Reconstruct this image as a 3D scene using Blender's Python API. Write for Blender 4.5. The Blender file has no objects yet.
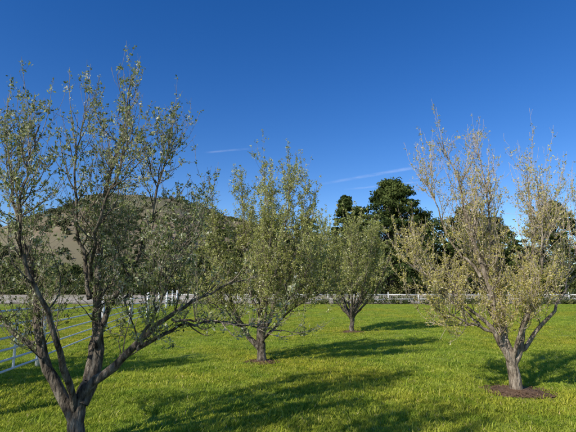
import bpy, math, numpy as np
from mathutils import Vector
R = np.random.default_rng(11)
scene = bpy.context.scene
scene.view_settings.view_transform='Standard'; scene.view_settings.look='None'
scene.view_settings.exposure=0; scene.view_settings.gamma=1

# ------------------------------------------------------------ helpers
def norm(v): return v/np.maximum(np.linalg.norm(v,axis=-1,keepdims=True),1e-9)
def link(o,parent=None):
    scene.collection.objects.link(o)
    if parent: o.parent=parent
    return o
def empty(name,loc=(0,0,0)):
    e=bpy.data.objects.new(name,None); e.location=loc; e.empty_display_size=.3
    scene.collection.objects.link(e); return e
def mesh_np(name,verts,faces_list,mats,midx=None,attr=None,smooth=False):
    me=bpy.data.meshes.new(name)
    verts=np.asarray(verts,dtype=np.float32)
    loops=np.concatenate([f.ravel() for f in faces_list]).astype(np.int32)
    tot=np.concatenate([np.full(len(f),f.shape[1],dtype=np.int32) for f in faces_list])
    st=np.concatenate([[0],np.cumsum(tot)[:-1]]).astype(np.int32)
    me.vertices.add(len(verts)); me.vertices.foreach_set('co',verts.ravel())
    me.loops.add(len(loops)); me.loops.foreach_set('vertex_index',loops)
    me.polygons.add(len(tot)); me.polygons.foreach_set('loop_start',st)
    me.polygons.foreach_set('loop_total',tot)
    for m in mats: me.materials.append(m)
    if midx is not None: me.polygons.foreach_set('material_index',np.asarray(midx,dtype=np.int32))
    me.update(calc_edges=True)
    if smooth: me.polygons.foreach_set('use_smooth',np.ones(len(tot),dtype=bool))
    if attr is not None:
        a=me.attributes.new('rnd','FLOAT','FACE'); a.data.foreach_set('value',np.asarray(attr,dtype=np.float32))
    me.validate()
    return me
def fbm(x,y,seed=0):
    r=np.random.default_rng(seed); v=0
    for i in range(6):
        f=2**i*.9; a=.55**i
        for k in range(2):
            th=r.uniform(0,6.28); ph=r.uniform(0,6.28)
            v=v+a*np.sin(f*(x*np.cos(th)+y*np.sin(th))+ph)
    return v/3

# ------------------------------------------------------------ materials
def newmat(name):
    m=bpy.data.materials.new(name); m.use_nodes=True
    nt=m.node_tree; nt.nodes.clear()
    return m,nt,nt.nodes,nt.links
def ramp(N,stops):
    r=N.new('ShaderNodeValToRGB'); e=r.color_ramp.elements
    e[0].position=stops[0][0]; e[0].color=(*stops[0][1],1)
    e[1].position=stops[-1][0]; e[1].color=(*stops[-1][1],1)
    for p,c in stops[1:-1]:
        x=e.new(p); x.color=(*c,1)
    return r
def leaf_mat(name,stops,trans=.35,rough=.5,patch=0,patchcol=None,spec=.4):
    m,nt,N,L=newmat(name)
    a=N.new('ShaderNodeAttribute'); a.attribute_name='rnd'
    r=ramp(N,stops); L.new(a.outputs['Fac'],r.inputs[0]); col=r.outputs[0]
    if patch:
        g=N.new('ShaderNodeNewGeometry')
        for sc,pc,lo,hi in ((patch,patchcol,.38,.66),(patch*.3,(1.2,.98,.9),.44,.6),(patch*4,(.62,.76,.68),.48,.66)):
            n=N.new('ShaderNodeTexNoise'); n.inputs['Scale'].default_value=sc
            n.inputs['Detail'].default_value=5; n.inputs['Roughness'].default_value=.6
            L.new(g.outputs['Position'],n.inputs['Vector'])
            r2=ramp(N,[(lo,(0,0,0)),(hi,(1,1,1))]); L.new(n.outputs['Fac'],r2.inputs[0])
            mx=N.new('ShaderNodeMixRGB'); mx.blend_type='MULTIPLY'; L.new(r2.outputs[0],mx.inputs[0])
            L.new(col,mx.inputs[1]); mx.inputs[2].default_value=(*pc,1); col=mx.outputs[0]
    if spec<=.25:
        p=N.new('ShaderNodeBsdfDiffuse'); L.new(col,p.inputs['Color'])
    else:
        p=N.new('ShaderNodeBsdfPrincipled'); L.new(col,p.inputs['Base Color'])
        p.inputs['Roughness'].default_value=rough; p.inputs['Specular IOR Level'].default_value=spec
    t=N.new('ShaderNodeBsdfTranslucent'); L.new(col,t.inputs[0])
    s=N.new('ShaderNodeMixShader'); s.inputs[0].default_value=trans
    L.new(p.outputs[0],s.inputs[1]); L.new(t.outputs[0],s.inputs[2])
    o=N.new('ShaderNodeOutputMaterial'); L.new(s.outputs[0],o.inputs[0])
    return m
def noise_mat(name,stops,scale=8,detail=8,rough=.9,bump=.3,bscale=40,stretch=None,bdist=.02,big=None):
    m,nt,N,L=newmat(name)
    g=N.new('ShaderNodeNewGeometry'); mp=N.new('ShaderNodeMapping')
    L.new(g.outputs['Position'],mp.inputs['Vector'])
    if stretch: mp.inputs['Scale'].default_value=stretch
    n=N.new('ShaderNodeTexNoise'); n.inputs['Scale'].default_value=scale; n.inputs['Detail'].default_value=detail
    n.inputs['Roughness'].default_value=.65
    L.new(mp.outputs[0],n.inputs['Vector']); r=ramp(N,stops); L.new(n.outputs['Fac'],r.inputs[0]); col=r.outputs[0]
    if big:
        n3=N.new('ShaderNodeTexNoise'); n3.inputs['Scale'].default_value=big[0]; n3.inputs['Detail'].default_value=6
        L.new(g.outputs['Position'],n3.inputs['Vector'])
        r3=ramp(N,[(.4,(0,0,0)),(.62,(1,1,1))]); L.new(n3.outputs['Fac'],r3.inputs[0])
        mx=N.new('ShaderNodeMixRGB'); L.new(r3.outputs[0],mx.inputs[0]); L.new(col,mx.inputs[1])
        mx.inputs[2].default_value=(*big[1],1); col=mx.outputs[0]
    p=N.new('ShaderNodeBsdfPrincipled'); L.new(col,p.inputs['Base Color']); p.inputs['Roughness'].default_value=rough
    p.inputs['Specular IOR Level'].default_value=.2
    n2=N.new('ShaderNodeTexNoise'); n2.inputs['Scale'].default_value=bscale; n2.inputs['Detail'].default_value=8
    L.new(mp.outputs[0],n2.inputs['Vector'])
    b=N.new('ShaderNodeBump'); b.inputs['Strength'].default_value=bump; b.inputs['Distance'].default_value=bdist
    L.new(n2.outputs['Fac'],b.inputs['Height']); L.new(b.outputs[0],p.inputs['Normal'])
    o=N.new('ShaderNodeOutputMaterial'); L.new(p.outputs[0],o.inputs[0])
    return m
M_bark=noise_mat('bark',[(.36,(.028,.022,.016)),(.5,(.13,.105,.078)),(.68,(.32,.275,.215))],scale=20,bump=1,bscale=38,stretch=(1,1,.3),bdist=.04)
M_bark2=noise_mat('bark_pale',[(.36,(.07,.05,.034)),(.5,(.25,.20,.145)),(.68,(.48,.41,.32))],scale=20,bump=1,bscale=38,stretch=(1,1,.3),bdist=.04)
M_twig=noise_mat('twig_bark',[(.3,(.18,.14,.095)),(.7,(.42,.35,.25))],scale=12,bump=.1)
M_twig_tan=noise_mat('young_shoot_bark',[(.3,(.36,.27,.20)),(.7,(.64,.53,.42))],scale=12,bump=.1)
M_leafA=leaf_mat('spring_leaf_green',[(0,(.07,.095,.025)),(.35,(.21,.25,.075)),(.7,(.44,.47,.19)),(1,(.80,.78,.60))],trans=.4,spec=.3,rough=.45)  # palest stop, as in both leaf materials below, paints in whitish highlights
M_leafB=leaf_mat('spring_leaf_olive',[(0,(.14,.16,.035)),(.4,(.39,.41,.10)),(.8,(.60,.60,.23)),(1,(.80,.77,.52))],trans=.42,spec=.2)
M_leafC=leaf_mat('spring_leaf_yellow',[(0,(.28,.255,.05)),(.4,(.55,.49,.12)),(.8,(.70,.62,.25)),(1,(.84,.76,.54))],trans=.42,spec=.2)
M_pine=leaf_mat('evergreen_foliage',[(0,(.020,.032,.010)),(.5,(.055,.08,.023)),(1,(.145,.17,.05))],trans=.12,rough=.7,spec=.15)
M_far=leaf_mat('distant_foliage',[(0,(.026,.04,.014)),(.5,(.085,.105,.03)),(1,(.22,.21,.08))],trans=.12,rough=.8,spec=.1)
M_shrub=leaf_mat('chaparral',[(0,(.04,.05,.022)),(1,(.12,.125,.055))],trans=.1,rough=.8,spec=.1)
M_grass=leaf_mat('grass_blade',[(0,(.25,.33,.035)),(.55,(.47,.55,.065)),(.9,(.62,.65,.14)),(1,(.74,.62,.34))],trans=.42,rough=.6,patch=.55,patchcol=(.70,.79,.8),spec=.25)
M_lawn=noise_mat('lawn_soil',[(.3,(.12,.15,.02)),(.5,(.22,.28,.03)),(.72,(.32,.32,.07))],scale=14,bump=1,bscale=60)
M_dry=noise_mat('dry_grassland',[(.3,(.18,.13,.08)),(.6,(.28,.21,.135)),(.8,(.37,.29,.19))],scale=.08,detail=12,bump=.3,bscale=2,big=(.02,(.18,.16,.085)))
M_road=noise_mat('pale_dirt',[(.3,(.34,.29,.22)),(.7,(.48,.42,.33))],scale=1.2,bump=.4,bscale=12,big=(.15,(.28,.25,.16)))
M_mulch=noise_mat('mulch',[(.3,(.07,.04,.022)),(.55,(.19,.115,.065)),(.75,(.34,.23,.15))],scale=30,bump=1,bscale=60)
M_white=noise_mat('white_paint',[(.25,(.62,.61,.58)),(.5,(.78,.78,.76)),(.8,(.83,.83,.82))],scale=6,bump=.08,rough=.5)
M_white2=noise_mat('weathered_white_paint',[(.3,(.42,.40,.36)),(.5,(.60,.59,.55)),(.75,(.74,.73,.70))],scale=2.5,bump=.15,rough=.7)

# ------------------------------------------------------------ terrain
def sm(e0,e1,v):
    t=np.clip((v-e0)/(e1-e0),0,1); return t*t*(3-2*t)
def H(x,y):
    x=np.asarray(x,float); y=np.asarray(y,float)
    h=.035*fbm(x*.45,y*.45,3)*(1-sm(38,44,y))
    h=h+.75*sm(48,58,y)
    ridge=54*np.exp(-((x+115)/100)**2)+20*np.exp(-((x-40)/160)**2)+26*np.exp(-((x+330)/120)**2)+24*np.exp(-((x-380)/150)**2)
    prof=sm(100,320,y)*(1-.5*sm(360,700,y))
    h=h+prof*ridge*(1+.24*fbm(x*.03,y*.03,5))
    return h
def grid(name,xs,ys,mat,dz=0,smooth=True):
    X,Y=np.meshgrid(xs,ys); Z=H(X,Y)+dz
    nx,ny=len(xs),len(ys)
    i=np.arange(nx*ny).reshape(ny,nx)
    f=np.stack([i[:-1,:-1],i[:-1,1:],i[1:,1:],i[1:,:-1]],-1).reshape(-1,4)
    me=mesh_np(name,np.stack([X,Y,Z],-1).reshape(-1,3),[f],[mat],smooth=smooth)
    return link(bpy.data.objects.new(name,me))
def cat(*a): return np.unique(np.concatenate(a))
xs=cat(np.linspace(-3000,-600,9),np.linspace(-600,-60,110),np.arange(-60,80,1.0),np.linspace(80,600,60),np.linspace(600,3000,9))
ys=cat(np.linspace(-1500,-40,8),np.arange(-40,70,1.0),np.linspace(70,400,90),np.linspace(400,800,40),np.linspace(800,6000,12))
grid('ground',xs,ys,M_dry)
grid('lawn',np.arange(-40,70,.5),np.arange(-30,45.01,.5),M_lawn,.012)
grid('dirt_road',np.arange(-60,79,1.0),np.arange(48,58,1.0),M_road,.012)

# ------------------------------------------------------------ tree builder
class Buf:
    def __init__(s): s.v=[];s.f=[];s.m=[];s.n=0
    def tubes(s,P,Rd,k,mi):
        B,n,_=P.shape
        if B==0: return
        T=norm(np.gradient(P,axis=1))
        md=np.abs(norm(P[:,-1]-P[:,0])); ref=np.zeros((B,3)); ref[np.arange(B),np.argmin(md,1)]=1
        U=norm(np.cross(T,ref[:,None,:])); V=np.cross(T,U)
        a=np.arange(k)*2*np.pi/k
        ring=P[:,:,None,:]+Rd[:,:,None,None]*(np.cos(a)[None,None,:,None]*U[:,:,None,:]+np.sin(a)[None,None,:,None]*V[:,:,None,:])
        idx=(np.arange(B*n*k).reshape(B,n,k))+s.n
        nx=np.roll(idx,-1,2)
        f=np.stack([idx[:,:-1],nx[:,:-1],nx[:,1:],idx[:,1:]],-1).reshape(-1,4)
        s.v.append(ring.reshape(-1,3)); s.f.append(f); s.m.append(np.full(len(f),mi)); s.n+=B*n*k
def resample(pts,n,jit=.0,passes=2):
    pts=np.asarray(pts,float); d=np.concatenate([[0],np.cumsum(np.linalg.norm(np.diff(pts,axis=0),axis=1))])
    t=np.linspace(0,d[-1],n); q=np.stack([np.interp(t,d,pts[:,i]) for i in range(3)],-1)
    for _ in range(passes): q[1:-1]=(q[:-2]+2*q[1:-1]+q[2:])/4
    w=np.cumsum(R.normal(0,jit,(n,3)),0); w-=np.linspace(0,1,n)[:,None]*w[-1]; w[0]=0
    return q+w
def grow(start,d,ln,n,up,wig,env):
    P=[start]; d=norm(d); p=start
    for i in range(n):
        d=norm(d+np.array([0,0,1.])*np.asarray(up).reshape(-1,1)/n*2+R.normal(0,wig,d.shape))
        st=ln/n
        if env is not None:
            q=(p-env[0])/env[1]; out=(q**2).sum(1)>1
            st=np.where(out,st*.35,st)
        p=p+d*st[:,None]; P.append(p)
    return np.stack(P,1)
def sprout(P,Rd,dens,t0,t1,ang,lmin,lmax,taper=.5):
    B,n,_=P.shape
    L=np.linalg.norm(np.diff(P,axis=1),axis=2).sum(1)
    c=R.poisson(L*dens*(t1-t0)); idx=np.repeat(np.arange(B),c); m=len(idx)
    t=R.uniform(t0,t1,m)*(n-1); i=np.minimum(t.astype(int),n-2); fr=(t-i)[:,None]
    a=P[idx,i]; b=P[idx,i+1]; pos=a*(1-fr)+b*fr; tan=norm(b-a)
    r=Rd[idx,i]*(1-fr[:,0])+Rd[idx,i+1]*fr[:,0]
    pr=norm(np.cross(tan,R.normal(size=(m,3)))); an=np.radians(R.uniform(ang[0],ang[1],m))[:,None]
    d=np.cos(an)*tan+np.sin(an)*pr
    ln=R.uniform(lmin,lmax,m)*(1-taper*(t/(n-1)))
    return pos,d,ln,r
def leaves_mesh(name,pos,tan,mat,size,per,spread=1.0,upb=.3,off=.012,aspect=.55):
    m=len(pos)*per; p=np.repeat(pos,per,0); t=np.repeat(tan,per,0)
    a=norm(t*.5+R.normal(size=(m,3))*spread*.8+np.array([0,0,upb]))
    p=p+R.normal(size=(m,3))*off
    s=norm(np.cross(a,R.normal(size=(m,3)))); nn=np.cross(a,s)
    Ls=(size*R.uniform(.45,1.3,m))[:,None]; W=Ls*aspect
    v=np.stack([p,p+a*Ls*.5+s*W*.5+nn*W*.15,p+a*Ls+nn*W*-.1,p+a*Ls*.5-s*W*.5+nn*W*.15],1).reshape(-1,3)
    f=np.arange(m*4).reshape(m,4)
    rn=np.clip(np.repeat(R.normal(.5,.22,len(pos)),per)+R.normal(0,.16,m),0,1)
    return mesh_np(name,v,[f],[mat],attr=rn)
def samp(P,t0,dens):
    B,n,_=P.shape; L=np.linalg.norm(np.diff(P,axis=1),axis=2).sum(1)
    c=R.poisson(L*dens); idx=np.repeat(np.arange(B),c); m=len(idx)
    t=R.uniform(t0,1,m)*(n-1); i=np.minimum(t.astype(int),n-2); fr=(t-i)[:,None]
    a=P[idx,i]; b=P[idx,i+1]
    return a*(1-fr)+b*fr,norm(b-a)
def fruit_tree(loc,limbs,env,leaf,twig,dens=(7,8,6),size=.032,per=3,ld=28,l1=(.45,1.2),up1=.9,keep=1.0,shoots=5,
               leaf_low=None,name='fruit_tree',bark=None,thick=.62,shl=(.6,1.4),off=.012):
    e=empty(name,(loc[0],loc[1],float(H(loc[0],loc[1]))-.03))
    b=Buf(); env=(np.array(env[0],float),np.array(env[1],float))
    n0=22; P0=[];R0=[]
    for j,(pts,ra,rb) in enumerate(limbs):
        q=resample(pts,n0,.018 if j else .004,1); P0.append(q)
        tt=np.linspace(0,1,n0)
        if j==0:
            rr=(ra*.84*(1-tt)+rb*.8*tt)*(1+.28*np.exp(-tt*7))*(1+.03*np.sin(tt*9+loc[0]))
            rr[-3:]*=np.array([.93,.78,.4])
        else: rr=(ra*thick*(1-tt)**1.35+rb*.6)*(1+R.normal(0,.045,n0))
        R0.append(rr)
    P0=np.array(P0);R0=np.array(R0); b.tubes(P0,R0,14,0)
    pos,d,ln,r=sprout(P0[1:],R0[1:],dens[0],.2,1,(25,78),l1[0],l1[1],.35)
    P1=grow(pos,d,ln,8,up1,.17,env); t=np.linspace(0,1,9)[None]
    r1=np.minimum(r*.6,.003+ln*.008)[:,None]; Rd1=r1*(1-t)+.002*t; b.tubes(P1,Rd1,6,0)
    pos,d,ln,r=sprout(P0[1:],R0[1:],shoots*.35,.5,1,(5,35),shl[0],shl[1],.2)
    Ps=grow(pos,d,ln,9,.7,.06,None); t9=np.linspace(0,1,10)[None]
    Rs=np.minimum(r*.7,.005+ln*.002)[:,None]*(1-t9)+.0015*t9; b.tubes(Ps,Rs,5,1)
    pos,d,ln,r=sprout(P1,Rd1,shoots*.16,.3,1,(5,40),shl[0]*.8,shl[1]*.8,.2)
    Pt=grow(pos,d,ln,9,.9,.06,None)
    Rt=np.minimum(r*.7,.0045)[:,None]*(1-t9)+.0014*t9; b.tubes(Pt,Rt,5,1)
    Ps=np.concatenate([Ps,Pt]); Rs=np.concatenate([Rs,Rt])
    pos,d,ln,r=sprout(P1,Rd1,dens[1],.1,1,(25,75),.18,.55,.4)
    P2=grow(pos,d,ln,5,.45,.16,env); t=np.linspace(0,1,6)[None]
    Rd2=np.minimum(r*.6,.0042)[:,None]*(1-t)+.0015*t; b.tubes(P2,Rd2,4,1)
    pos,d,ln,r=sprout(Ps,Rs,dens[1],.1,.95,(25,60),.05,.28,.6)
    P2s=grow(pos,d,ln,5,.4,.1,None); Rd2s=np.minimum(r*.6,.0035)[:,None]*(1-t)+.0014*t; b.tubes(P2s,Rd2s,4,1)
    pos,d,ln,r=sprout(P2,Rd2,dens[2],.1,1,(30,80),.05,.22,.3)
    P3=grow(pos,d,ln,3,.3,.15,None); t=np.linspace(0,1,4)[None]
    Rd3=np.full((len(P3),1),.0021)*(1-t)+.0011*t; b.tubes(P3,Rd3,3,1)
    me=mesh_np('branches',np.concatenate(b.v),[np.concatenate(b.f)],[bark or M_bark,twig],np.concatenate(b.m),smooth=True)
    o=link(bpy.data.objects.new('trunk_and_branches',me),e)
    lp=[];lt=[]
    for P,t0,dn in ((P1,.3,ld*.5),(Ps,.08,ld*.9),(P2,.1,ld),(P2s,.1,ld*1.1),(P3,.2,ld*1.1)):
        a,bb=samp(P,t0,dn); lp.append(a);lt.append(bb)
    lp=np.concatenate(lp);lt=np.concatenate(lt)
    pr=np.full(len(lp),keep)
    if leaf_low is not None:
        pr=keep*(leaf_low[1]+(1-leaf_low[1])*(1-sm(leaf_low[0]-.6,leaf_low[0]+.6,lp[:,2]+.35*lp[:,0])))
    k=R.uniform(size=len(lp))<pr; lp=lp[k];lt=lt[k]
    lm=leaves_mesh('leaves',lp,lt,leaf,size,per,off=off)
    link(bpy.data.objects.new('leaves',lm),e)
    return e,len(lm.polygons)

T=[]
# left, nearest tree
limbs=[([(0,0,-.05),(0,0,.2),(.02,0,.45),(.07,.0,.68)],.105,.072),
 ([(-.0,0,.26),(-.2,-.03,.55),(-.40,-.05,.85),(-.52,0,1.3),(-.72,.1,1.9),(-.95,.1,2.6),(-1.1,.1,3.3)],.09,.012),
 ([(.04,0,.45),(.09,.04,.8),(.09,.08,1.1),(.0,.12,1.6),(.02,.15,2.3),(.16,.2,3.2),(.28,.2,4.1)],.10,.010),
 ([(.05,0,.52),(.35,-.05,.80),(.62,-.1,1.02),(.95,-.1,1.3),(1.35,0,1.5),(1.8,.1,1.75)],.08,.008),
 ([(.6,-.1,1.0),(1.0,.05,1.2),(1.45,.2,1.25),(2.0,.3,1.15),(2.35,.35,1.1)],.03,.006),
 ([(.09,.08,1.0),(.35,.2,1.5),(.6,.3,2.1),(.72,.3,2.8),(.76,.3,3.5)],.05,.009),
 ([(.05,.03,.6),(-.05,.4,1.3),(-.1,.8,1.9),(0,1.1,2.7)],.055,.009),
 ([(-.02,-.02,.4),(-.22,-.3,1.1),(-.4,-.55,1.8),(-.42,-.6,2.5),(-.3,-.6,3.2)],.05,.009),
 ([(-.4,-.03,.95),(-.8,-.1,1.2),(-1.2,-.1,1.6),(-1.6,0,2.0)],.04,.008),
 ([(.35,.2,1.5),(.7,.3,1.75),(1.0,.4,2.1),(1.15,.4,2.5)],.03,.007),
 ([(-.3,-.04,.8),(-.6,.2,1.0),(-1.0,.4,1.12),(-1.5,.5,1.2)],.03,.007),
 ([(0,.1,1.5),(-.25,.1,2.1),(-.3,.1,2.8),(-.22,.1,3.7)],.035,.008),
 ([(0,.1,1.7),(.2,-.2,2.2),(.4,-.3,2.8),(.45,-.3,3.6)],.03,.008),
 ([(.62,-.1,1.02),(.8,-.2,1.3),(1.0,-.2,1.7),(1.1,-.2,2.2)],.025,.006),
 ([(.95,-.1,1.3),(1.3,-.15,1.35),(1.7,-.2,1.25),(2.05,-.2,1.2)],.02,.005)]
T.append(fruit_tree((-2.14,4.76),limbs,((-.1,.1,2.15),(1.5,1.5,1.8)),M_leafA,M_twig,dens=(12,9,7),size=.032,per=6,ld=8.2,l1=(.3,.85),shoots=11,shl=(.45,1.15)))
# centre tree
limbs=[([(0,0,-.05),(0,.0,.2),(-.01,.02,.35),(-.02,0,.52)],.125,.10),
 ([(-.0,0,.22),(-.3,0,.62),(-.52,.0,.95),(-.8,0,1.6),(-1.05,0,2.4),(-1.15,0,3.1)],.09,.012),
 ([(-.02,0,.34),(-.08,0,.9),(.03,.1,1.4),(.08,.1,2.4),(.02,.1,3.4),(0,.1,4.4)],.10,.012),
 ([(-.02,0,.42),(.25,.1,1.2),(.7,.1,1.9),(1.0,.1,2.8),(1.1,.1,3.7)],.08,.011),
 ([(.0,0,.5),(.5,-.2,1.15),(1.0,-.3,1.45),(1.5,-.3,1.6),(1.9,-.2,1.6)],.05,.008),
 ([(-.3,0,.7),(-.75,-.3,1.05),(-1.2,-.4,1.35),(-1.6,-.4,1.6)],.04,.008),
 ([(0,.02,.45),(-.1,.6,1.2),(-.15,1.1,2.0),(-.1,1.3,3.0)],.055,.01),
 ([(0,-.02,.45),(.15,-.55,1.2),(.2,-1.0,2.0),(.2,-1.1,3.0)],.055,.01),
 ([(-.05,0,1.0),(-.35,.1,1.8),(-.5,.1,2.8),(-.5,.1,3.9)],.05,.01),
 ([(.05,.1,1.5),(.4,.1,2.3),(.55,.1,3.2),(.6,.1,4.1)],.05,.01),
 ([(.25,.1,1.2),(.8,.6,1.7),(1.3,.8,2.3)],.04,.01),
 ([(-.5,0,.95),(-.9,.3,1.3),(-1.3,.4,1.8),(-1.5,.4,2.4)],.035,.01),
 ([(.5,-.2,1.15),(.9,-.6,1.7),(1.2,-.7,2.4)],.035,.01)]
T.append(fruit_tree((-.56,9.96),limbs,((.1,0,2.35),(1.75,1.7,2.0)),M_leafB,M_twig,dens=(13,9,7),size=.040,per=6,ld=9.6,l1=(.35,1.0),shoots=13,shl=(.6,1.4),off=.018))
# right tree
limbs=[([(0,0,-.05),(-.02,0,.2),(-.05,0,.45),(-.075,0,.68)],.115,.09),
 ([(-.05,0,.38),(-.35,0,.95),(-.7,0,1.35),(-1.1,0,1.6),(-1.55,0,2.0)],.08,.010),
 ([(-.06,0,.42),(-.25,.1,1.2),(-.42,.1,2.0),(-.65,.1,3.0),(-.9,.1,4.1)],.09,.010),
 ([(-.06,.0,.45),(-.1,.2,1.5),(-.2,.2,2.6),(-.25,.2,3.9)],.075,.010),
 ([(-.05,0,.42),(.12,0,1.15),(.35,0,1.9),(.45,0,2.8),(.45,0,3.6)],.09,.010),
 ([(-.03,0,.5),(.45,-.1,1.15),(.85,-.1,1.6),(1.15,0,2.3),(1.25,0,2.9)],.055,.009),
 ([(-.06,0,.5),(-.1,.6,1.4),(-.1,1.0,2.2),(0,1.1,3.1)],.05,.009),
 ([(-.06,0,.5),(.05,-.5,1.3),(.05,-.8,2.1),(.1,-.9,3.0)],.05,.009),
 ([(-.35,0,.95),(-.8,-.3,1.15),(-1.3,-.4,1.3),(-1.75,-.4,1.55)],.03,.007),
 ([(-.4,.1,1.8),(-.8,.1,2.3),(-1.1,.1,2.9),(-1.2,.1,3.4)],.035,.008),
 ([(-.35,0,.95),(-.8,.4,1.4),(-1.2,.5,1.9),(-1.4,.5,2.4)],.03,.007),
 ([(.35,0,1.9),(.7,.1,2.5),(.9,.1,3.2)],.035,.008),
 ([(-.2,.15,1.5),(-.5,-.2,2.2),(-.55,-.3,3.2)],.03,.008)]
T.append(fruit_tree((3.54,7.19),limbs,((-.15,0,2.4),(1.65,1.55,1.95)),M_leafC,M_twig_tan,dens=(11,10,7),size=.030,per=4,ld=17,l1=(.35,.95),shoots=17,leaf_low=(2.3,.34),bark=M_bark2,shl=(.5,1.3)))
def rnd_limbs(h,w,n=9,seed=0):
    rr=np.random.default_rng(seed)
    L=[([(0,0,-.05),(0,.02,.25),(.04,0,.5),(.03,0,.6)],.11,.085)]
    for i in range(n):
        a=i*2.4+rr.uniform(-.4,.4); c,s=math.cos(a),math.sin(a)
        o=rr.uniform(.25,1); z0=rr.uniform(.38,.52)
        L.append(([(0.02,0,z0),(c*.25*o*w,s*.25*o*w,z0+.5),(c*.6*o*w,s*.6*o*w,z0+.25*h),(c*.85*o*w,s*.85*o*w,h*(.75-.2*o)),(c*w*o,s*w*o,h*(.98-.3*o))],.07,.01))
    return L
for (x,y,h,w,mt,sd) in [(2.35,16.8,4.7,1.9,M_leafB,4),(12.6,15.5,4.2,1.9,M_leafC,5),(-6.9,6.3,4.2,1.7,M_leafA,6),(-3.9,.6,5.6,1.8,M_leafA,9)]:  # last one is an unseen extra tree, added to shade the foreground lawn
    T.append(fruit_tree((x,y),rnd_limbs(h,w,11,sd),((0,0,h*.55),(w*1.1,w*1.1,h*.52)),mt,M_twig,dens=(12,7,5),size=.050,per=6,ld=8.5,shoots=9,l1=(.4,1.0),off=.02))

bases=[(-2.14,4.76,.28),(-.56,9.96,.32),(3.54,7.19,.44),(2.35,16.8,.38),(12.6,15.5,.4),(-6.9,6.3,.4),(-3.9,.6,.4)]
for (x,y,r) in bases:
    k=40; a=np.linspace(0,2*np.pi,k,endpoint=False); rad=r*(1+.12*np.sin(3*a+x)+.07*np.sin(7*a)+R.normal(0,.05,k))
    v=[[x,y,0]]; 
    for q in (.5,1): v+= [[x+math.cos(t)*p*q,y+math.sin(t)*p*q,0] for t,p in zip(a,rad)]
    v=np.array(v); v[:,2]=H(v[:,0],v[:,1])+.02; v[0,2]+=.05; v[1:k+1,2]+=.03
    j=np.arange(k); jn=(j+1)%k
    f1=np.stack([np.zeros(k,int),1+j,1+jn],-1); f2=np.stack([1+j,1+k+j,1+k+jn,1+jn],-1)
    m=420; ca=R.uniform(0,6.28,m); cr=r*np.sqrt(R.uniform(0,1.5,m)); p=np.stack([x+np.cos(ca)*cr,y+np.sin(ca)*cr,np.zeros(m)],-1)
    p[:,2]=H(p[:,0],p[:,1])+.035+.03*(1-np.clip(cr/r,0,1))
    d=norm(R.normal(size=(m,3))*[1,1,.3]); s=norm(np.cross(d,R.normal(size=(m,3))*.4+[0,0,1]))
    Lh=R.uniform(.008,.03,m)[:,None]
    cv=np.stack([p-d*Lh-s*.007,p+d*Lh-s*.007,p+d*Lh+s*.007,p-d*Lh+s*.007],1).reshape(-1,3)
    f3=np.arange(m*4).reshape(m,4)+len(v)
    me=mesh_np('mulch_ring',np.concatenate([v,cv]),[f1,f2,f3],[M_mulch],smooth=False)
    link(bpy.data.objects.new('mulch_ring',me))

# ------------------------------------------------------------ grass (instanced tufts)
tc=bpy.data.collections.new('grass_tufts')
for v_ in range(6):
    nb=170; a=R.uniform(0,6.28,nb); rr=.2*np.sqrt(R.uniform(0,1,nb))
    p=np.stack([np.cos(a)*rr,np.sin(a)*rr,np.zeros(nb)-.008],-1)
    h=R.uniform(.018,.045,nb)*(1+.35*np.sin(a*2+v_)); h[R.uniform(size=nb)<.04]*=1.7
    ln=R.uniform(0,6.28,nb); lean=np.stack([np.cos(ln),np.sin(ln),np.zeros(nb)],-1)*(R.uniform(.3,1.5,nb)*h)[:,None]
    sd=np.stack([-np.sin(ln+R.normal(0,.6,nb)),np.cos(ln),np.zeros(nb)],-1)*R.uniform(.0025,.0058,nb)[:,None]
    up=np.array([0,0,1.])*h[:,None]
    v=np.stack([p-sd,p+sd,p+lean*.35+up*.6+sd*.8,p+lean*.35+up*.6-sd*.8,p+lean+up],1).reshape(-1,3)
    b0=np.arange(nb)*5
    fq=np.stack([b0,b0+1,b0+2,b0+3],-1); ft=np.stack([b0+3,b0+2,b0+4],-1)
    rn=np.clip(R.normal(.5,.22,nb),0,1)
    me=mesh_np('grass_tuft',v,[fq,ft],[M_grass],attr=np.concatenate([rn,rn]))
    tc.objects.link(bpy.data.objects.new('grass_tuft',me))
def scat(x0,x1,y0,y1,d):
    n=int((x1-x0)*(y1-y0)*d); return np.stack([R.uniform(x0,x1,n),R.uniform(y0,y1,n)],-1)
def lawnpts(regs):
    q=np.concatenate([scat(*r) for r in regs])
    for (x,y,r) in bases:
        dd=np.hypot(q[:,0]-x,q[:,1]-y); q=q[dd>r*R.uniform(.95,1.3,len(q))]
    k=R.uniform(size=len(q))<(.95+.2*fbm(q[:,0]*2,q[:,1]*2,9)); q=q[k]
    return q
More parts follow.
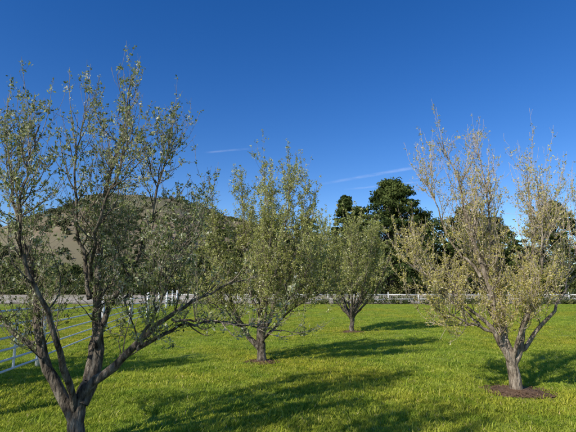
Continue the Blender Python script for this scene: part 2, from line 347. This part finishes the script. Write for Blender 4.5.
def grass_obj(name,q,smin,smax):
    z=H(q[:,0],q[:,1])+.012
    me=bpy.data.meshes.new(name); me.vertices.add(len(q)); me.vertices.foreach_set('co',np.column_stack([q,z]).astype(np.float32).ravel()); me.update()
    o=link(bpy.data.objects.new(name,me))
    ng=bpy.data.node_groups.new('scatter_'+name,'GeometryNodeTree')
    ng.interface.new_socket('Geometry',in_out='INPUT',socket_type='NodeSocketGeometry')
    ng.interface.new_socket('Geometry',in_out='OUTPUT',socket_type='NodeSocketGeometry')
    N=ng.nodes;L=ng.links
    gi=N.new('NodeGroupInput');go=N.new('NodeGroupOutput');ip=N.new('GeometryNodeInstanceOnPoints')
    ci=N.new('GeometryNodeCollectionInfo');ci.inputs['Collection'].default_value=tc;ci.inputs['Separate Children'].default_value=True;ci.inputs['Reset Children'].default_value=True
    r1=N.new('FunctionNodeRandomValue');r1.data_type='FLOAT_VECTOR';r1.inputs[0].default_value=(-.06,-.06,0);r1.inputs[1].default_value=(.06,.06,6.283)
    r2=N.new('FunctionNodeRandomValue');r2.data_type='FLOAT';r2.inputs[2].default_value=smin;r2.inputs[3].default_value=smax;r2.inputs['Seed'].default_value=3
    L.new(gi.outputs[0],ip.inputs['Points']);L.new(ci.outputs[0],ip.inputs['Instance']);ip.inputs['Pick Instance'].default_value=True
    L.new(r1.outputs[0],ip.inputs['Rotation']);L.new(r2.outputs[1],ip.inputs['Scale']);L.new(ip.outputs[0],go.inputs[0])
    o.modifiers.new('scatter','NODES').node_group=ng
    return o
grass_obj('grass',lawnpts([(-9,9,2,10,44),(-12,14,10,14,30),(-14,18,14,22,20),(-24,34,22,44.5,12)]),.75,1.35)

# ------------------------------------------------------------ leafy masses
def blobs_leaves(C,Rr,per,size,flat=1.0):
    n=len(C); m=n*per
    d=norm(R.normal(size=(m,3))); rad=R.uniform(.3,1.05,m)**.6
    rad*=1+.25*R.normal(size=m)
    c=np.repeat(C,per,0); r=np.repeat(Rr,per,0)
    p=c+d*rad[:,None]*r
    nrm=norm(d+R.normal(size=(m,3))*.7); a=norm(np.cross(nrm,R.normal(size=(m,3)))); s=np.cross(nrm,a)
    sz=(size*R.uniform(.5,1.4,m))[:,None]
    v=np.stack([p-a*sz*.5,p+s*sz*.28,p+a*sz*.6,p-s*sz*.3],1)
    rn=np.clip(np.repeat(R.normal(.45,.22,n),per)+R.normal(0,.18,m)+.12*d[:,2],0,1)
    return v.reshape(-1,3),rn
def quads(name,v,rn,mat,parent=None):
    f=np.arange(len(v)).reshape(-1,4); me=mesh_np(name,v,[f],[mat],attr=rn)
    return link(bpy.data.objects.new(name,me),parent)
def evergreen(x,y,h,w,seed,name='pine_tree',mat=M_pine,nb=150,per=170,size=.34,cone=0.):
    rr=np.random.default_rng(seed); e=empty(name,(x,y,float(H(x,y))-.1)); b=Buf()
    tr=resample([(0,0,0),(rr.normal(0,.2),0,h*.4),(rr.normal(0,.4),rr.normal(0,.3),h*.93)],12,.03)
    b.tubes(tr[None],np.linspace(.03*h,.04,12)[None],9,0)
    C=[];Q=[];Ls=[]
    lob=rr.uniform(0,6.28,3)
    for i in range(nb):
        t=rr.uniform(.08,1.0); prof=(math.sin(math.pi*min(1,(t+.15)*.86))**.65)*(1-.3*t)
        prof=prof*(1-cone)+cone*(1.05-t)
        a=rr.uniform(0,6.28); lobe=1+.3*math.sin(2*a+lob[0]+5*t)+.26*math.sin(3*a+lob[1]-11*t)
        o=w*prof*lobe*math.sqrt(rr.uniform(.05,1))
        z=h*t*.95; ti=min(11,int(t*10)); base=tr[max(0,ti-1)]
        c=np.array([base[0]+math.cos(a)*o,base[1]+math.sin(a)*o,z]); C.append(c)
        rd=w*rr.uniform(.07,.2)*(1.15-(.45+.3*cone)*t); Q.append([rd*1.15,rd*1.15,rd*rr.uniform(.4,.75)])
        Ls.append(resample([base-[0,0,.3],(base+c)/2+[0,0,.1],c],6,.03))
    Ls=np.array(Ls); b.tubes(Ls,np.tile(np.linspace(.07,.015,6),(nb,1)),5,0)
    me=mesh_np('trunk',np.concatenate(b.v),[np.concatenate(b.f)],[M_bark],smooth=True); link(bpy.data.objects.new('trunk',me),e)
    v,rn=blobs_leaves(np.array(C),np.array(Q),per,size); quads('foliage',v,rn,mat,e)
evergreen(14.4,62,16.8,8.0,1,nb=300,cone=.4)
evergreen(8.8,66,15.5,5.2,2,nb=200,cone=.7)
evergreen(11.2,70,14.5,5.6,12,nb=170,cone=.5)
evergreen(27,66,13.5,6.4,3,nb=200,cone=.4)
evergreen(40,66,14.5,6.4,4,nb=200,cone=.3)
evergreen(20,70,13,5.8,6,cone=.3)
evergreen(33,70,12.5,5.8,10)
evergreen(3,68,12.0,4.8,11,name='oak_tree',mat=M_far)
evergreen(-3,66,11.8,4.6,7,name='oak_tree',mat=M_far)
evergreen(-10,70,10.5,5,8,name='oak_tree',mat=M_far)
C=[];Q=[]
for i in range(230):
    x=R.uniform(-75,75); y=R.uniform(70,105); hh=R.uniform(3.5,8)*(.75 if x<-12 else 1.25)
    for k in range(9):
        C.append([x+R.normal(0,1.6),y+R.normal(0,1.5),float(H(x,y))+hh*R.uniform(.05,.9)]); r=R.uniform(.7,1.8); Q.append([r,r,r*.8])
v,rn=blobs_leaves(np.array(C),np.array(Q),66,.5); quads('distant_trees',v,rn,M_far)
C=[];Q=[]
for x in np.arange(8,60,.5):  # row of low dark leaf clumps beyond the far fence
    if R.uniform()<.15: continue
    C.append([x,47.0+R.normal(0,.3),.25+R.uniform(0,.3)]); r=R.uniform(.3,.75); Q.append([r,r,r*.75])
v,rn=blobs_leaves(np.array(C),np.array(Q),130,.16); quads('low_dark_bushes',v,rn,M_pine)
C=[];Q=[]
for i in range(75):
    x=R.uniform(-12,58);y=44.9+R.normal(0,.35);
    r=R.uniform(.2,.55)
    for k in range(3):
        C.append([x+R.normal(0,.45),y+R.normal(0,.15),r*R.uniform(.2,1.2)]);Q.append([r,r*.6,r*.8])
v,rn=blobs_leaves(np.array(C),np.array(Q),90,.12); quads('fence_line_shrubs',v,rn,M_far)
C=[];Q=[]
for i in range(150):
    x=R.uniform(-45,60);y=R.uniform(58.5,65);
    r=R.uniform(.4,1.5)
    for k in range(3):
        C.append([x+R.normal(0,.6),y+R.normal(0,.5),float(H(x,y))+r*R.uniform(.3,1.1)]);Q.append([r,r,r*.7])
v,rn=blobs_leaves(np.array(C),np.array(Q),110,.28); quads('roadside_shrubs',v,rn,M_far)
xx=R.uniform(-400,300,13000);yy=R.uniform(105,345,13000)
kk=fbm(xx*.08,yy*.08,23)>R.uniform(-.4,.55,13000); xx=xx[kk];yy=yy[kk]
rs=R.uniform(.8,2.2,len(xx))*np.where(R.uniform(size=len(xx))<.12,1.7,1)
C=np.column_stack([xx,yy,H(xx,yy)+rs*.5]); Q=np.column_stack([rs,rs,rs*.85])
v,rn=blobs_leaves(C,Q,40,1.2); quads('hillside_shrubs',v,rn,M_shrub)

# ------------------------------------------------------------ fences
def box(b,c,sx,sy,sz,yaw=0,bev=0):
    c=np.array(c); X=np.array([math.cos(yaw),math.sin(yaw),0])*sx/2; Y=np.array([-math.sin(yaw),math.cos(yaw),0])*sy/2; Z=np.array([0,0,sz/2])
    v=np.array([c+i*X+j*Y+k*Z for k in (-1,1) for (i,j) in ((-1,-1),(1,-1),(1,1),(-1,1))])
    f=np.array([[3,2,1,0],[4,5,6,7],[0,1,5,4],[1,2,6,5],[2,3,7,6],[3,0,4,7]])+b.n
    b.v.append(v);b.f.append(f);b.m.append(np.zeros(6));b.n+=8
def rail_fence(name,a,bp,step,h,rails,post=.13,th=.04,pipe=False,mat=None):
    mat=mat or M_white
    a=np.array(a,float);bp=np.array(bp,float); L=np.linalg.norm(bp-a); n=max(1,round(L/step)); yaw=math.atan2(*(bp-a)[::-1])
    e=empty(name,(0,0,0)); b=Buf(); c=Buf()
    for i in range(n+1):
        p=a+(bp-a)*i/n; z=float(H(*p))
        box(b,(p[0],p[1],z+h/2-.02),post,post,h+.04,yaw); 
        q=b.n; s=post*.62
        vv=[[p[0]+u*s,p[1]+w*s,z+h+.002] for u,w in((-1,-1),(1,-1),(1,1),(-1,1))]+[[p[0]+u*s,p[1]+w*s,z+h+.03] for u,w in((-1,-1),(1,-1),(1,1),(-1,1))]+[[p[0],p[1],z+h+.08]]*1
        b.v.append(np.array(vv)); b.n+=9
        b.f.append(np.array([[0,1,5,4],[1,2,6,5],[2,3,7,6],[3,0,4,7],[3,2,1,0]])+q); b.m.append(np.zeros(5))
        b.tri=getattr(b,'tri',[])+[np.array([[4,5,8],[5,6,8],[6,7,8],[7,4,8]])+q]
        if i<n:
            p2=a+(bp-a)*(i+1)/n; m=(p+p2)/2; zz=float(H(*m))
            for r in rails:
                if pipe:
                    P=resample([(*p,z+r),(*p2,float(H(*p2))+r)],5); c.tubes(P[None],np.full((1,5),.019),8,0)
                else: box(c,(m[0],m[1],zz+r+R.normal(0,.015)),L/n-post-.002,th,.08,yaw)
    me=mesh_np('posts',np.concatenate(b.v),[np.concatenate(b.f),np.concatenate(b.tri)],[mat]); link(bpy.data.objects.new('posts',me),e)
    me=mesh_np('rails',np.concatenate(c.v),[np.concatenate(c.f)],[mat]); link(bpy.data.objects.new('rails',me),e)
rail_fence('white_rail_fence',(-11.2,45.6),(62,45.6),3.0,1.15,(.5,.95),th=.035,post=.10,mat=M_white2)
rail_fence('white_pipe_fence',(-5.1,9.45),(-11.2,45.4),4.9,1.3,(.2,.42,.64,.86,1.1),post=.12,pipe=True)
e=empty('white_pipe_gate'); b=Buf()
A=np.array([-4.5,5.2]);B=np.array([-5.07,9.3])
def pt(t,z): q=A+(B-A)*t; return [q[0],q[1],z+float(H(*q))]
for i,z in enumerate((.18,.36,.54,.74,.96,1.2)):
    P=resample([pt(0,z),pt(1,z)],6); b.tubes(P[None],np.full((1,6),.021),8,0)
for t in (0,.25,.5,.75,1):
    P=resample([pt(t,.18),pt(t,1.2)],4); b.tubes(P[None],np.full((1,4),.023),8,0)
me=mesh_np('pipes',np.concatenate(b.v),[np.concatenate(b.f)],[M_white],smooth=True); link(bpy.data.objects.new('pipes',me),e)
b=Buf()
q=(-4.46,5.05); box(b,(q[0],q[1],.66),.13,.13,1.42,.1); box(b,(q[0],q[1],1.395),.16,.16,.04,.1)
me=mesh_np('gate_post',np.concatenate(b.v),[np.concatenate(b.f)],[M_white]); link(bpy.data.objects.new('gate_post',me),e)

# ------------------------------------------------------------ contrail cirrus
m,nt,N,L=newmat('cirrus')
tcn=N.new('ShaderNodeTexCoord'); sp=N.new('ShaderNodeSeparateXYZ'); L.new(tcn.outputs['UV'],sp.inputs[0])
def soft(o,k):
    a=N.new('ShaderNodeMath');a.operation='MULTIPLY_ADD';a.inputs[1].default_value=-1;a.inputs[2].default_value=1;L.new(o,a.inputs[0])
    b_=N.new('ShaderNodeMath');b_.operation='MULTIPLY';L.new(o,b_.inputs[0]);L.new(a.outputs[0],b_.inputs[1])
    c=N.new('ShaderNodeMath');c.operation='MULTIPLY';c.inputs[1].default_value=4;L.new(b_.outputs[0],c.inputs[0])
    d=N.new('ShaderNodeMath');d.operation='POWER';d.inputs[1].default_value=k;L.new(c.outputs[0],d.inputs[0]);return d.outputs[0]
u=soft(sp.outputs[0],1);v=soft(sp.outputs[1],2)
g=N.new('ShaderNodeNewGeometry');n=N.new('ShaderNodeTexNoise');n.inputs['Scale'].default_value=.0022;n.inputs['Detail'].default_value=7
L.new(g.outputs['Position'],n.inputs['Vector']);r=ramp(N,[(.3,(0,0,0)),(.8,(1,1,1))]);L.new(n.outputs['Fac'],r.inputs[0])
q=N.new('ShaderNodeMath');q.operation='MULTIPLY';L.new(u,q.inputs[0]);L.new(v,q.inputs[1])
q2=N.new('ShaderNodeMath');q2.operation='MULTIPLY';L.new(q.outputs[0],q2.inputs[0]);L.new(r.outputs[0],q2.inputs[1])
q3=N.new('ShaderNodeMath');q3.operation='MULTIPLY';L.new(q2.outputs[0],q3.inputs[0]);q3.inputs[1].default_value=.34
tr=N.new('ShaderNodeBsdfTransparent');tl=N.new('ShaderNodeBsdfTranslucent');tl.inputs[0].default_value=(.9,.9,.9,1)
mx=N.new('ShaderNodeMixShader');L.new(q3.outputs[0],mx.inputs[0]);L.new(tr.outputs[0],mx.inputs[1]);L.new(tl.outputs[0],mx.inputs[2])
o=N.new('ShaderNodeOutputMaterial');L.new(mx.outputs[0],o.inputs[0])
def cirrus(a,bp,w):
    a=np.array(a,float);bp=np.array(bp,float);d=(bp-a)/np.linalg.norm(bp-a);n_=np.array([-d[1],d[0]])*w/2
    v=[(*(a-n_),3000),(*(bp-n_),3000),(*(bp+n_),3000),(*(a+n_),3000)]
    me=bpy.data.meshes.new('cirrus_cloud');me.from_pydata(v,[],[(0,1,2,3)]);uv=me.uv_layers.new(name='UVMap')
    for l,c in zip(uv.data,((0,0),(1,0),(1,1),(0,1))): l.uv=c
    me.materials.append(m); link(bpy.data.objects.new('cirrus_cloud',me))
cirrus((900,12700),(4200,10000),420)
cirrus((1700,13400),(3900,12300),350)
cirrus((-1900,9600),(-500,9200),200)

# ------------------------------------------------------------ light, sky, camera
el=math.radians(34.5); az=math.radians(225)
sd=Vector((math.sin(az)*math.cos(el),math.cos(az)*math.cos(el),math.sin(el)))
sl=bpy.data.lights.new('sun','SUN'); sl.energy=5; sl.angle=math.radians(.53); sl.color=(1,.95,.86)
so=link(bpy.data.objects.new('sun',sl)); so.rotation_euler=(-sd).to_track_quat('-Z','Y').to_euler(); so.location=(-20,-20,30)
w=bpy.data.worlds.new('World'); scene.world=w; w.use_nodes=True; nt=w.node_tree; bg=nt.nodes['Background']
sk=nt.nodes.new('ShaderNodeTexSky'); sk.sky_type='NISHITA'; sk.sun_disc=False; sk.sun_elevation=el; sk.sun_rotation=az
sk.altitude=900; sk.air_density=1.0; sk.dust_density=.05; sk.ozone_density=2
hs=nt.nodes.new('ShaderNodeHueSaturation'); hs.inputs['Saturation'].default_value=1.38; hs.inputs['Hue'].default_value=.514
nt.links.new(sk.outputs[0],hs.inputs['Color']); nt.links.new(hs.outputs[0],bg.inputs[0]); bg.inputs[1].default_value=.148
cam=bpy.data.cameras.new('camera'); cam.sensor_width=36; cam.lens=27.7; cam.clip_end=40000; cam.clip_start=.05
co=link(bpy.data.objects.new('camera',cam)); co.location=(0,0,1.6); co.rotation_euler=(math.radians(90+9.23),0,0)
scene.camera=co
